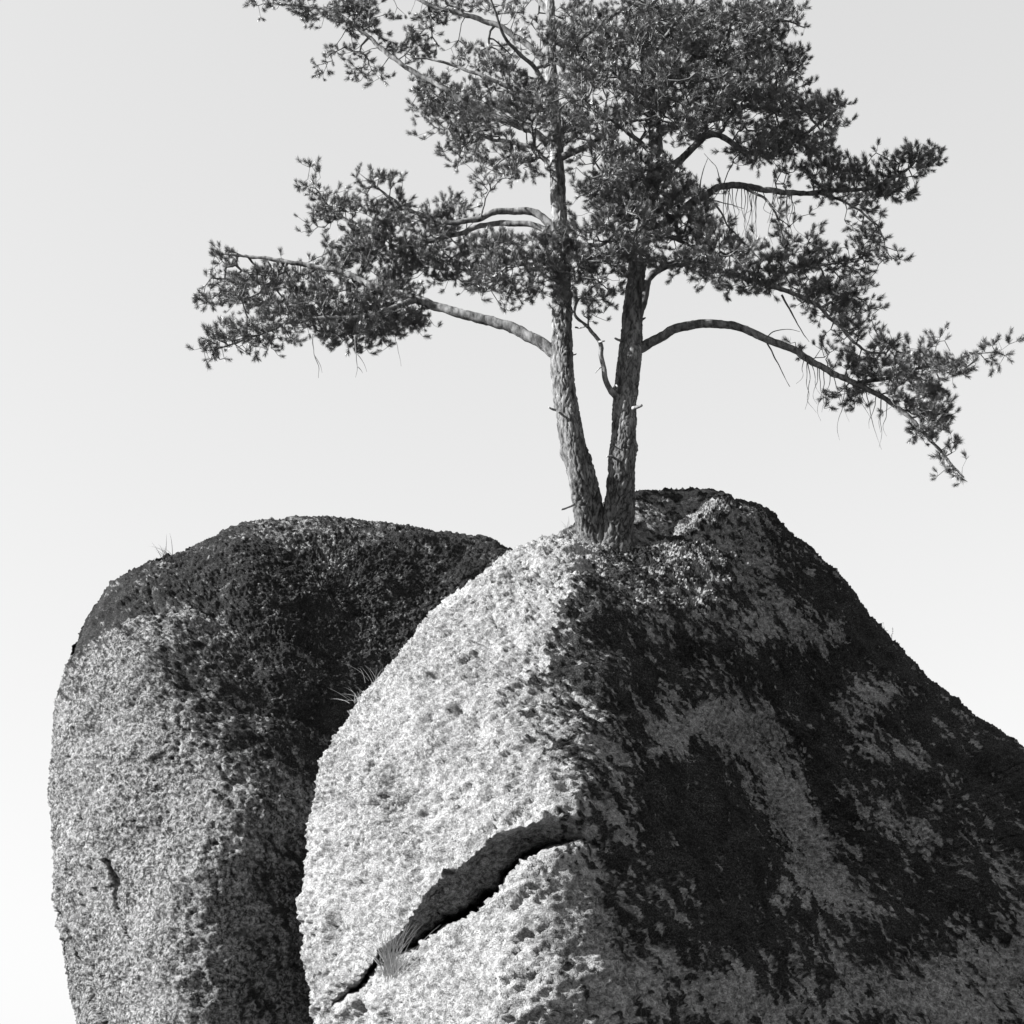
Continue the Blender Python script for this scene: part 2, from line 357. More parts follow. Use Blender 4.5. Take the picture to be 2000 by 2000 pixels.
def sculpt_front(V, normals, D):
    nn = normals(V); px, py, dep = project(V); front = (nn*(CAM-V)).sum(1) > -2.0
    V = V+nn*(.10*fbm(V*.9, 3, s=3)*1.0+.08*fbm(V*2.2, 3, s=4))[:, None]
    # overhang above the slanting crack: the rock is undercut, deepest at the crack itself
    jx, jy = px+6*fbm(V*4, 2, s=51), py+6*fbm(V*4, 2, s=52)
    d, sd, al = polydist(jx, jy, CRACK); up = sd > 0
    w = np.interp(al, [0, .12, .3, .55, .75, .9, 1], [10, 15, 38, 90, 84, 42, 12]); dp = np.interp(al, [0, .1, .3, .6, .8, .93, 1], [.03, .08, .2, .38, .26, .08, 0])
    dp = dp*2.0; w = w*(.92+.2*fbm(V*3.5, 4, .6, 57)+.08*vnoise(V*16, 58))
    rec = np.where(up, (.85*np.clip(1-d/w, 0, 1)+.15*sstep(1.0, .8, d/w))*dp, 0)+np.where(~up, dp*.6*np.exp(-(d/3.2)**2), 0)
    crev = np.interp(al, [0, .1, .2, .62, .78, .9, 1], [0, .12, .5, .55, .25, .06, 0])*np.exp(-(np.where(up, d, d*1.3)/5.2)**2)
    lip = np.where(~up, .05*np.exp(-((d-26)/30)**2)*np.interp(al, [0, .85, 1], [1, .6, 0]), 0)
    # other creases
    d2, s2, a2 = polydist(jx, jy, [(1235,1062),(1262,1105),(1275,1150)]); rec += .04*np.exp(-(d2/30)**2)*(1-.7*a2)
    d3, s3, a3 = polydist(jx, jy, [(700,1530),(740,1460),(800,1400)]); rec += .06*np.exp(-(d3/10)**2)
    d4, s4, a4 = polydist(jx, jy, [(905,1190),(960,1155),(1040,1120)]); rec += .04*np.exp(-(d4/9)**2)
    d5, s5, a5 = polydist(jx, jy, [(700,1990),(725,1930),(760,1900)]); rec += .18*np.exp(-(d5/22)**2)
    vd = V-CAM; vd = vd/np.linalg.norm(vd, axis=1)[:, None]; V = V-vd*np.where(front, lip-rec, 0)[:, None]; vd = V-CAM; V = V+vd/np.linalg.norm(vd, axis=1)[:, None]*np.where(front, crev, 0)[:, None]
    # where moss grows: to the right of the prow, with bare patches of its own
    xr = np.interp(py, [950,1050,1120,1200,1350,1500,1650,1800,2000,2400], [1230,1190,1130,1080,1040,1060,1110,1120,1130,1130])
    xr = xr+110*fbm(V*1.3, 3, .6, 59)
    base = -.95+1.30*sstep(-190, 190, px-xr)
    base += capsules(px, py, [
        (1330,1060,1450,1090,80,-.24),(1400,1160,1560,1190,90,-.30),(1330,1190,1420,1230,60,-.22),(1500,1090,1560,1130,50,-.2),
        (1340,1430,1460,1410,45,-.75),(1470,1440,1540,1560,48,-.8),(1550,1600,1610,1700,45,-.8),(1560,1720,1680,1770,40,-.8),
        (1290,1420,1290,1460,40,-.5),(1690,1345,1770,1350,28,-.7),(1650,1380,1700,1400,25,-.45),(1700,1590,1810,1650,40,-.6),(1690,1460,1790,1480,26,-.5),(1860,1420,1900,1450,30,-.45),
        (1560,1240,1500,1230,40,-.4),(1640,1220,1620,1260,25,-.5),(1180,1420,1230,1600,30,-.3),(1600,1860,1660,1900,35,-.5),(1900,1650,1990,1720,35,-.4),(1450,1960,1700,1960,60,-.55),
        (1850,1940,2000,1900,110,-.85),(1200,1960,1420,1960,75,-.5),(1150,1850,1250,1900,60,-.35),(1080,1700,1150,1740,40,-.2),(1440,1030,1400,1030,60,-.3),
        (1610,1420,1600,1520,45,.25),(1330,1540,1400,1700,80,.25),(1780,1700,1900,1800,80,.2),(1590,1150,1700,1250,35,.4),(1700,1290,1990,1540,34,.35),(1600,1300,1560,1340,45,.3)])
    base += capsules(px, py, [(1190,1130,1130,1300,45,.3)])
    Q = V@np.array([[.80, .0, .60], [0, 1, 0], [-.60, 0, .80]]).T*np.array([1.0, .55, .45])   # streaks run down and to the right
    nz = .9*fbm(Q*5.6, 5, .7, 61)+.6*fbm(Q*12, 3, .7, 64)+1.05*fbm(Q*24, 3, .72, 66)
    moss_shade = base+nz
    face_x = nn[:, 0]
    V = V+nn*grain(V, moss_shade, 100)[:, None]
    # a few ripples across the pale flank
    R = V@np.array([[.82, .1, .56], [0, 1, 0], [-.56, 0, .83]]).T*np.array([1.1, 1.0, 4.0])
    flank = sstep(40, -160, px-xr)
    V = V+nn*(.045*fbm(R*4.2, 4, .6, 71)*flank)[:, None]
    lich_shade = np.clip(1.5*fbm(V*1.6, 5, .7, 81)+.12, 0, 1)*.75+.28*sstep(0, 160, px-xr)*(.6+.8*np.clip(fbm(V*3.1, 3, .6, 83)+.3, 0, 1))  # second term darkens the right side to deepen its shade
    lich_shade = np.maximum(lich_shade, np.where(up, np.clip(1-d/(w*.95), 0, 1)**.4*np.interp(al, [0, .2, .8, 1], [.0, .75, .75, 0]), 0)*sstep(1.0, .85, d/w))   # shade under the overhang, painted into the rock colour
    return V, {'moss_shade': moss_shade, 'lichen_shade': lich_shade}

front, FV = build_boulder('boulder', (1400,1750), 14.3, FRONT, FRONT_OUT, 700, 760, sculpt_front,
    'large pale granite boulder split by a slanting crack, pine growing on its top')

LEFT_OUT = [(140,1284),(155,1237),(197,1170),(259,1113),(311,1092),(350,1088),(414,1052),(487,1023),(580,1017),(673,1015),(787,1027),(911,1051),(1004,1070),
 (1080,1150),(1110,1300),(1120,1700),(1110,2200),(1060,2560),(420,2620),(250,2500),(185,2200),(150,2000),(129,1894),(112,1780),(101,1656),(99,1532),(109,1418),(122,1335)]
LEFT = [(240,1265,16.5),(330,1400,15.95),(450,1510,15.6),(550,1580,15.5),(440,1720,15.3),(430,2000,15.1),(430,2400,15.0),
 (140,1284,17.2),(100,1540,17.3),(112,1780,17.3),(150,2000,17.2),(200,2300,17.2),(200,1400,16.5),(200,1600,16.3),(250,1800,15.9),(260,2100,15.8),(330,1600,15.8),
 (590,1800,16.3),(590,2000,16.2),(570,2300,16.2),(700,1700,16.9),(800,2000,17.3),
 (197,1170,17.5),(311,1094,18.2),(487,1023,19.0),(673,1015,19.3),(911,1051,19.5),(1040,1090,19.5),
 (420,1200,17.2),(400,1300,16.6),(520,1380,16.5),(600,1480,16.3),(650,1350,17.0),(700,1200,18.0),(600,1100,18.5),(850,1150,18.9),(800,1350,17.6),(950,1400,18.2),(300,1180,17.3),
 (1110,1700,19.0),(1100,2200,18.8),(400,1300,20.6),(700,1300,21.2),(1000,1500,21.2),(300,1800,20.2),(700,1900,21.4),(400,2300,20.0),(900,2300,20.8)]

def sculpt_left(V, normals, D):
    nn = normals(V); px, py, dep = project(V); front = (nn*(CAM-V)).sum(1) > -2.0
    V = V+nn*(.06*fbm(V*.9, 3, s=13)+.05*fbm(V*2.0, 3, s=14))[:, None]
    jx, jy = px+8*fbm(V*5, 3, s=53), py+8*fbm(V*5, 3, s=54)
    d, sd, al = polydist(jx, jy, [(100,1345),(140,1285),(200,1230),(250,1208),(310,1198),(390,1198),(470,1225)]); up = sd > 0
    dp = np.interp(al, [0, .15, .6, .85, 1], [.2, .26, .26, .12, 0])
    rec = np.where(up, np.clip(1-d/95, 0, 1)*dp, dp*.3*np.clip(1-d/9, 0, 1))
    for line, w, k in (([(212,1680),(222,1730),(236,1790),(256,1835)], 5, .12), ([(118,1785),(150,1880),(175,1945),(205,2005),(250,2100)], 12, .4),
                       ([(290,1135),(296,1165),(303,1196)], 6, .05), ([(122,1840),(142,1920),(158,2010)], 9, .2), ([(590,1530),(520,1545),(440,1525)], 9, .05), ([(380,1345),(330,1290),(270,1250)], 12, .04)):
        q, qs, qa = polydist(px+.3*(jx-px), py+.3*(jy-py), line); rec += k*np.exp(-(q/(w*(.35+.65*np.sin(math.pi*np.clip(qa, .06, .94)))))**2)
    q, qs, qa = polydist(jx, jy, [(250,1120),(311,1100),(380,1085),(440,1095)]); rec += .10*np.exp(-(q/14)**2)
    vd = V-CAM; vd = vd/np.linalg.norm(vd, axis=1)[:, None]; vd = .75*vd-.25*nn
    V = V+vd*np.where(front, rec, 0)[:, None]
    # dark moss over the crown of the rock and down its shoulder; pale crust on the flank below
    d6, s6, a6 = polydist(px, py, [(60,1400),(140,1290),(200,1228),(300,1200),(345,1225),(330,1290),(370,1390),(450,1470),(560,1560),(640,1600),(800,1640)])
    base = np.where(s6 > 0, 1, -1)*np.clip(d6/150, 0, 1)**.7
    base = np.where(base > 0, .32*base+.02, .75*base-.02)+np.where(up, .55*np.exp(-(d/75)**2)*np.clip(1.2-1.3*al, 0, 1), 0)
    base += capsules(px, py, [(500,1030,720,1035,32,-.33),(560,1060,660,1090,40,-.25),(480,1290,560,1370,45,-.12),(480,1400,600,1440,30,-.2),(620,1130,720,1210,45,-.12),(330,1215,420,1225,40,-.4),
        (560,1540,600,1560,40,-.4),(430,1250,430,1330,50,-.1),(820,1560,900,1700,90,.3)])+.62*sstep(-20, 50, px-455)*sstep(1590, 1700, py)  # last term paints the dark of the gap between the boulders as shade
    Q = V@np.array([[.80, .0, .60], [0, 1, 0], [-.60, 0, .80]]).T*np.array([1.0, .6, .5])
    moss_shade = base+.8*fbm(Q*5.5, 5, .68, 161)+1.1*fbm(Q*21, 3, .7, 166)
    V = V+nn*(grain(V, moss_shade, 200, 1.15))[:, None]
    ridge = capsules(px, py, [(480,1560,590,1600,60,1),(400,1650,470,1600,60,1),(300,1330,420,1480,60,.8)])
    f1, f2, cid = worley(V*11, 207); V = V+nn*(.04*np.clip(ridge, 0, 1)*(1-np.clip(f1*1.4, 0, 1)))[:, None]
    lich_shade = np.clip(1.2*fbm(V*1.9, 4, .65, 181)+1.0, .75, 1)
    lich_shade = np.maximum(lich_shade, .8*sstep(-30, 40, px-450)*sstep(1580, 1680, py))  # gap side darkened again: shade painted into the colour
    return V, {'moss_shade': moss_shade, 'lichen_shade': lich_shade}

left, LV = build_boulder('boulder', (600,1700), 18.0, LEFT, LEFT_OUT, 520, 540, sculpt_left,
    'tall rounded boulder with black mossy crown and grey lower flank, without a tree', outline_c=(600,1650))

BACK_OUT = [(1085,1050),(1110,1034),(1160,1000),(1200,972),(1240,963),(1300,958),(1390,958),(1425,968),(1470,1010),(1500,1080),(1480,1300),(1300,1380),(1120,1300),(1080,1120)]
BACK = [(1110,1040,14.9),(1240,966,15.1),(1390,960,15.6),(1470,1010,15.8),(1200,1010,14.55),(1300,1000,14.8),(1380,990,15.2),(1200,1100,14.4),(1350,1100,14.9),(1480,1150,15.6),(1100,1150,14.9),
        (1300,1300,14.9),(1200,1050,16.2),(1350,1000,16.5),(1400,1150,16.6),(1250,1250,16.3)]
def sculpt_back(V, normals, D):
    nn = normals(V); moss_shade = -.08+.9*fbm(V*5, 4, .6, 261)+.6*fbm(V*17, 3, .6, 266)
    V = V+nn*grain(V, moss_shade, 300)[:, None]
    return V, {'moss_shade': moss_shade, 'lichen_shade': np.full(len(V), .35)}
backr, BV = build_boulder('boulder', (1290,1120), 15.3, BACK, BACK_OUT, 130, 220, sculpt_back,
    'small dark mossy rock wedged behind the pine trunks on top of the cracked boulder')
# ------------------------------------------------------------------ pine
K = 2000/1932.0
YT = 14.2
tree_base = P(1185, 1062, YT)
pine = empty('pine_tree', tuple(tree_base))
tag(pine, 'two-stemmed pine tree with long spreading limbs rooted on top of the cracked boulder', 'tree')

def catmull(pts, step):
    pts = np.array(pts, float); e = np.concatenate([[2*pts[0]-pts[1]], pts, [2*pts[-1]-pts[-2]]]); out = []
    for k in range(1, len(e)-2):
        a, b, c, d = e[k-1:k+3]; n = max(2, int(np.linalg.norm(c-b)/step))
        t = np.linspace(0, 1, n, endpoint=False)[:, None]
        out.append(.5*((2*b)+(-a+c)*t+(2*a-5*b+4*c-d)*t**2+(-a+3*b-3*c+d)*t**3))
    out.append(pts[-1:]); return np.concatenate(out)

def sweep(path, rad, sides):
    """rings along a path; returns ring vertices (n, sides, 3), outward directions, arc length"""
    T = np.gradient(path, axis=0); T /= np.linalg.norm(T, axis=1)[:, None]+1e-9
    ref = np.array([0.13, 1, .21]); u = np.cross(T, ref); u /= np.linalg.norm(u, axis=1)[:, None]; v = np.cross(T, u)
    a = np.arange(sides)/sides*2*math.pi
    O = u[:, None, :]*np.cos(a)[None, :, None]+v[:, None, :]*np.sin(a)[None, :, None]
    return path[:, None, :]+O*(rad if np.ndim(rad) == 2 else np.asarray(rad)[:, None])[..., None], O

def tube_faces(n, s, off=0):
    idx = np.arange(n*s).reshape(n, s)+off; nx = np.roll(idx, -1, 1)
    return np.stack([idx[:-1], nx[:-1], nx[1:], idx[1:]], -1).reshape(-1, 4)

def tube(path, rad, sides, rough=0.0, seed=0):
    V, O = sweep(path, rad, sides); s = V.shape
    if rough: V = V+O*(rough*fbm(V.reshape(-1, 3)*np.array([22, 22, 10]), 3, .6, seed)).reshape(s[0], s[1], 1)
    V = V.reshape(-1, 3); n0 = len(V); V = np.concatenate([V, [path[0]], [path[-1]]]); i = np.arange(s[1]); j = (i+1) % s[1]
    tr = np.concatenate([np.stack([np.full(s[1], n0), j, i], 1), np.stack([np.full(s[1], n0+1), (s[0]-1)*s[1]+i, (s[0]-1)*s[1]+j], 1)])
    return V, tube_faces(s[0], s[1]), tr

# the two stems: (x, y on the photograph's grid, width there, depth offset)
STEM_A = [(1178,1150,84,.25),(1168,1090,72,.25),(1158,1040,62,.22),(1148,988,56,.12),(1136,930,50,-.02),(1118,860,46,-.05),(1106,790,44,-.06),(1099,720,43,-.08),(1098,650,40,-.1),(1098,580,38,-.1),(1097,500,35,-.1),(1092,420,31,-.1),(1088,340,29,-.1),
          (1086,270,27,-.1),(1078,180,23,-.1),(1076,90,19,-.1),(1074,0,16,-.1),(1072,-120,13,-.1),(1066,-260,9,-.1),(1064,-380,5,-.1)]
STEM_B = [(1196,1160,90,.22),(1200,1095,76,.22),(1203,1045,64,.2),(1209,985,58,.1),(1214,920,50,0),(1218,850,47,.02),(1221,787,46,.05),(1228,720,47,.05),(1234,660,44,.06),(1238,590,38,.08),(1245,520,34,.1),(1256,455,31,.1),(1271,375,29,.1),
          (1280,310,27,.1),(1280,248,25,.1),(1270,186,23,.1),(1262,124,20,.1),(1264,60,17,.1),(1264,0,15,.1),(1262,-130,12,.1),(1256,-280,8,.1),(1254,-400,4,.1)]
stems = []
for si, S in enumerate((STEM_A, STEM_B)):
    pts = np.array([P(x, y, YT+dy) for x, y, w, dy in S])
    dep = (pts-CAM) @ Fw; rad = np.array([s[2] for s in S])/1000*HALF*dep/2
    path = catmull(pts, .0135); tt = np.linspace(0, 1, len(path))
    cum = np.concatenate([[0], np.cumsum(np.linalg.norm(np.diff(path, axis=0), axis=1))]); cp = np.array([cum[np.argmin(((path-p)**2).sum(1))] for p in pts])
    r = np.interp(cum, cp, rad); n, sd = len(path), 104
    a = np.arange(sd)/sd*2*math.pi
    r2 = r[:, None]*(1+.05*np.sin(2*a+cum[:, None]*1.3+si)+.035*np.sin(3*a-cum[:, None]*2.1))
    butt = np.exp(-cum/.22)[:, None]; r2 = r2*(1+butt*(.10*np.sin(5*a+si*2)+.06*np.sin(3*a)))
    # knots and swellings
    V, O = sweep(path, r2, sd); fl = V.reshape(-1, 3)
    A = fl*np.array([27, 27, 4.2]); A = A+.8*np.stack([vnoise(fl*14, 401), vnoise(fl*14, 402), 0*fl[:, 0]], 1)
    f1, f2, cid = worley(A, 410+si); plate = np.clip((f2-f1)*3.2, 0, 1)
    amp = np.repeat(np.interp(cum, [0, 1.5, 3.2, 5], [1.0, .95, .7, .45]), sd)
    flake = fbm(fl*np.array([30, 30, 12]), 3, .6, 420)
    disp = amp*(.015*(plate-.6)+.008*(cid-.5)*plate+.008*flake)+.010*fbm(fl*4, 3, .5, 430)
    for kx, ky, kr, kh in (((1092,885,.07,.05),(1130,1010,.05,.03)) if si == 0 else ((1243,875,.07,.035),(1212,885,.05,.03),(1197,790,.08,.03),(1236,690,.09,.03))):
        kp = P(kx, ky, YT-.06); q = np.linalg.norm(fl-kp, axis=1); disp += kh*np.exp(-(q/kr)**2)
    fl = fl+O.reshape(-1, 3)*disp[:, None]
    ob = mesh_from('trunk', fl, tube_faces(n, sd), mat=BARK, parent=pine, attrs={'furrow': amp*sstep(.38, .08, plate)*.95, 'old_bark_shade': np.repeat(np.interp(cum, [0, .9, 2.2, 3.4], [1, .95, .55, .15]), sd)})  # darker toward the foot: old bark plus painted shade of the crown
    stems.append((path, r, cum))

def stem_point(si, px, py):
    path, r, cum = stems[si]; x, y, d = project(path); k = np.argmin((y-py)**2+.05*(x-px)**2); return path[k], r[k]

# limbs: stem, points (x, y on the grid), thickness at root (grid units), depth offsets root>tip, share of its length that is bare
LIMBS = [
 (0,[(1085,692),(1058,672),(1010,645),(960,628),(900,612),(850,596),(800,580),(734,563),(690,540),(620,522),(540,508),(470,500),(425,495)],24,-.1,-.7,.36),
 (0,[(812,584),(740,612),(688,621),(641,621),(583,626),(500,655),(440,678),(395,686)],11,.2,-.15,.12),
 (0,[(1080,450),(1062,428),(1040,416),(1000,411),(960,418),(930,428),(880,436),(820,420),(760,385),(715,350)],17,-.1,.5,.38),
 (0,[(1080,455),(1045,441),(1000,436),(940,441),(880,462),(800,470),(720,450),(650,410),(600,350)],13,-.12,-.6,.4),
 (0,[(1083,300),(1050,262),(1000,242),(930,208),(847,161),(764,112),(714,66),(660,28),(600,12),(510,8)],15,-.1,-.8,.25),
 (0,[(1076,125),(1050,105),(1012,75),(963,46),(921,33),(847,12),(760,-20),(640,-30)],14,-.1,.5,.2),
 (0,[(1085,330),(1040,290),(980,275),(920,262),(860,250)],11,-.1,-.5,.15),
 (0,[(1088,215),(1040,190),(980,165),(920,140),(860,120),(800,110)],12,-.1,.9,.15),
 (0,[(1096,520),(1060,515),(1010,520),(970,545),(930,560)],9,-.14,-.55,.15),
 (0,[(1095,560),(1060,535),(1020,505),(960,480),(900,495),(860,520)],9,-.15,-.9,.2),
 (0,[(1102,305),(1130,292),(1165,272),(1195,252),(1240,236),(1290,225)],14,-.15,-.7,.35),
 (0,[(1088,112),(1133,75),(1174,45),(1230,8),(1280,-30)],13,-.1,-.6,.2),
 (0,[(1100,483),(1130,478),(1165,480),(1190,470),(1210,440)],13,-.15,-.6,.4),
 (0,[(1078,180),(1050,140),(1010,100),(980,60),(960,0),(940,-50)],10,-.1,-1.0,.15),
 (0,[(1074,20),(1030,-20),(960,-60),(880,-80),(800,-90)],11,-.1,-.3,.1),
 (0,[(1070,-100),(1110,-150),(1150,-210),(1180,-260)],9,-.1,-.6,.1),
 (0,[(1070,-150),(1020,-190),(960,-210),(920,-220)],8,-.1,.4,.1),
 (1,[(1210,782),(1195,766),(1182,736),(1176,700),(1171,670),(1148,640),(1124,618),(1130,585),(1155,560)],13,-.04,-.35,.62),
 (1,[(1250,684),(1285,660),(1320,641),(1365,632),(1395,632),(1440,640),(1500,662),(1560,690),(1600,715),(1650,740),(1700,765),(1750,793),(1790,832),(1830,872),(1860,910),(1882,932)],20,.05,-.5,.42),
 (1,[(1665,750),(1720,740),(1780,722),(1840,712),(1900,694),(1955,680)],9,-.12,-.9,.1),
 (1,[(1246,650),(1256,590),(1268,545),(1290,525),(1335,515),(1400,525),(1470,548),(1530,566),(1590,590),(1640,640),(1690,685),(1730,690)],17,.02,-.5,.28),
 (1,[(1500,556),(1560,520),(1620,515),(1680,505)],8,-.18,.4,.1),
 (1,[(1258,472),(1298,436),(1331,414),(1365,386),(1410,365),(1450,364),(1509,373),(1563,377),(1630,374),(1692,368),(1754,344),(1810,300)],18,.05,.3,.42),
 (1,[(1455,366),(1500,395),(1525,440),(1540,500)],6,.12,-.3,.2),
 (1,[(1600,376),(1660,400),(1710,440),(1742,510)],6,.2,-.3,.2),
 (1,[(1282,350),(1336,306),(1377,266),(1406,268),(1450,290),(1510,300),(1560,270),(1620,225),(1655,195)],17,.1,-.4,.25),
 (1,[(1272,195),(1323,146),(1348,118),(1406,96),(1428,45),(1440,0),(1460,-50)],13,.1,-.8,.15),
 (1,[(1280,260),(1330,240),(1400,232),(1470,200),(1530,150),(1560,110)],14,.1,.8,.15),
 (1,[(1264,100),(1300,70),(1345,15),(1380,-40)],11,.1,-.9,.1),
 (1,[(1264,60),(1350,35),(1450,30),(1530,40),(1575,55)],12,.1,.2,.15),
 (1,[(1282,300),(1240,270),(1200,240),(1150,215)],10,.1,-.8,.15),
 (1,[(1268,380),(1225,350),(1185,335),(1150,350)],10,.1,-.7,.15),
 (1,[(1250,500),(1215,470),(1190,440),(1165,420)],11,.05,-.5,.2),
 (1,[(1256,470),(1300,462),(1350,480),(1400,500),(1440,490)],10,.05,-1.0,.12),
 (1,[(1246,545),(1205,520),(1170,500),(1140,510),(1120,540)],11,.05,-.6,.2),
 (1,[(1270,190),(1220,160),(1180,130),(1140,110)],9,.1,.8,.15),
 (1,[(1262,-20),(1330,-70),(1410,-100),(1480,-110)],11,.1,-.3,.1),
 (1,[(1260,-100),(1200,-150),(1150,-180)],9,.1,-.5,.1),
 (1,[(1258,-200),(1310,-260),(1350,-300)],8,.1,.3,.1),
 (1,[(1255,-300),(1220,-360),(1200,-400)],6,.1,-.3,.1),
]
LIMBS = [(a, b, c, d, (.48-.45*e if b[-1][0] < 900 else e), f) for a, b, c, d, e, f in LIMBS]
NP, NPAR, NLIMB, NGROW, NPATH, NRAD = [], [], [], [], [], []       # growth nodes
branches = []
for li, (si, pts, w0, d0, d1, bare) in enumerate(LIMBS):
    m = len(pts); t = np.linspace(0, 1, m)
    W = np.array([P(x, y, YT+d0+(d1-d0)*tt**1.3) for (x, y), tt in zip(pts, t)])
    sp, sr = stem_point(si, *pts[0])
    if np.linalg.norm((sp-W[0])[[0, 2]]) < .3: W = np.concatenate([[sp+np.array([0, 0, -.04])], W[1:]])
    path = catmull(W, .03); L = len(path); s = np.linspace(0, 1, L)
    wob = np.stack([vnoise(path*5+li, 500+k) for k in range(3)], 1)*.022*np.minimum(1, s*6)[:, None]; path = path+wob
    dep = (path[0]-CAM) @ Fw; r0 = w0/1000*HALF*dep/2
    r = r0*(.16+.84*(1-s)**.8)*(1+.5*np.exp(-s*L*.03/.06)); r = np.maximum(r, .0035)
    V, q, tr = tube(path, r, 14 if w0 > 9 else 9, r0*.22, 510+li)
    br = mesh_from('branch', V, q, tr, BARK, pine, attrs={'furrow': np.clip(fbm(V*18, 3, .6, 77)*1.2-.1, 0, .8), 'old_bark_shade': np.full(len(V), .55)})
    branches.append(br); prev = -1
    for k in range(0, L, 2):
        NP.append(path[k]); NPAR.append(prev); NLIMB.append(li); NGROW.append(s[k] >= bare); NPATH.append(.3*s[k]); NRAD.append(r[k]); prev = len(NP)-1
n_limb_nodes = len(NP)

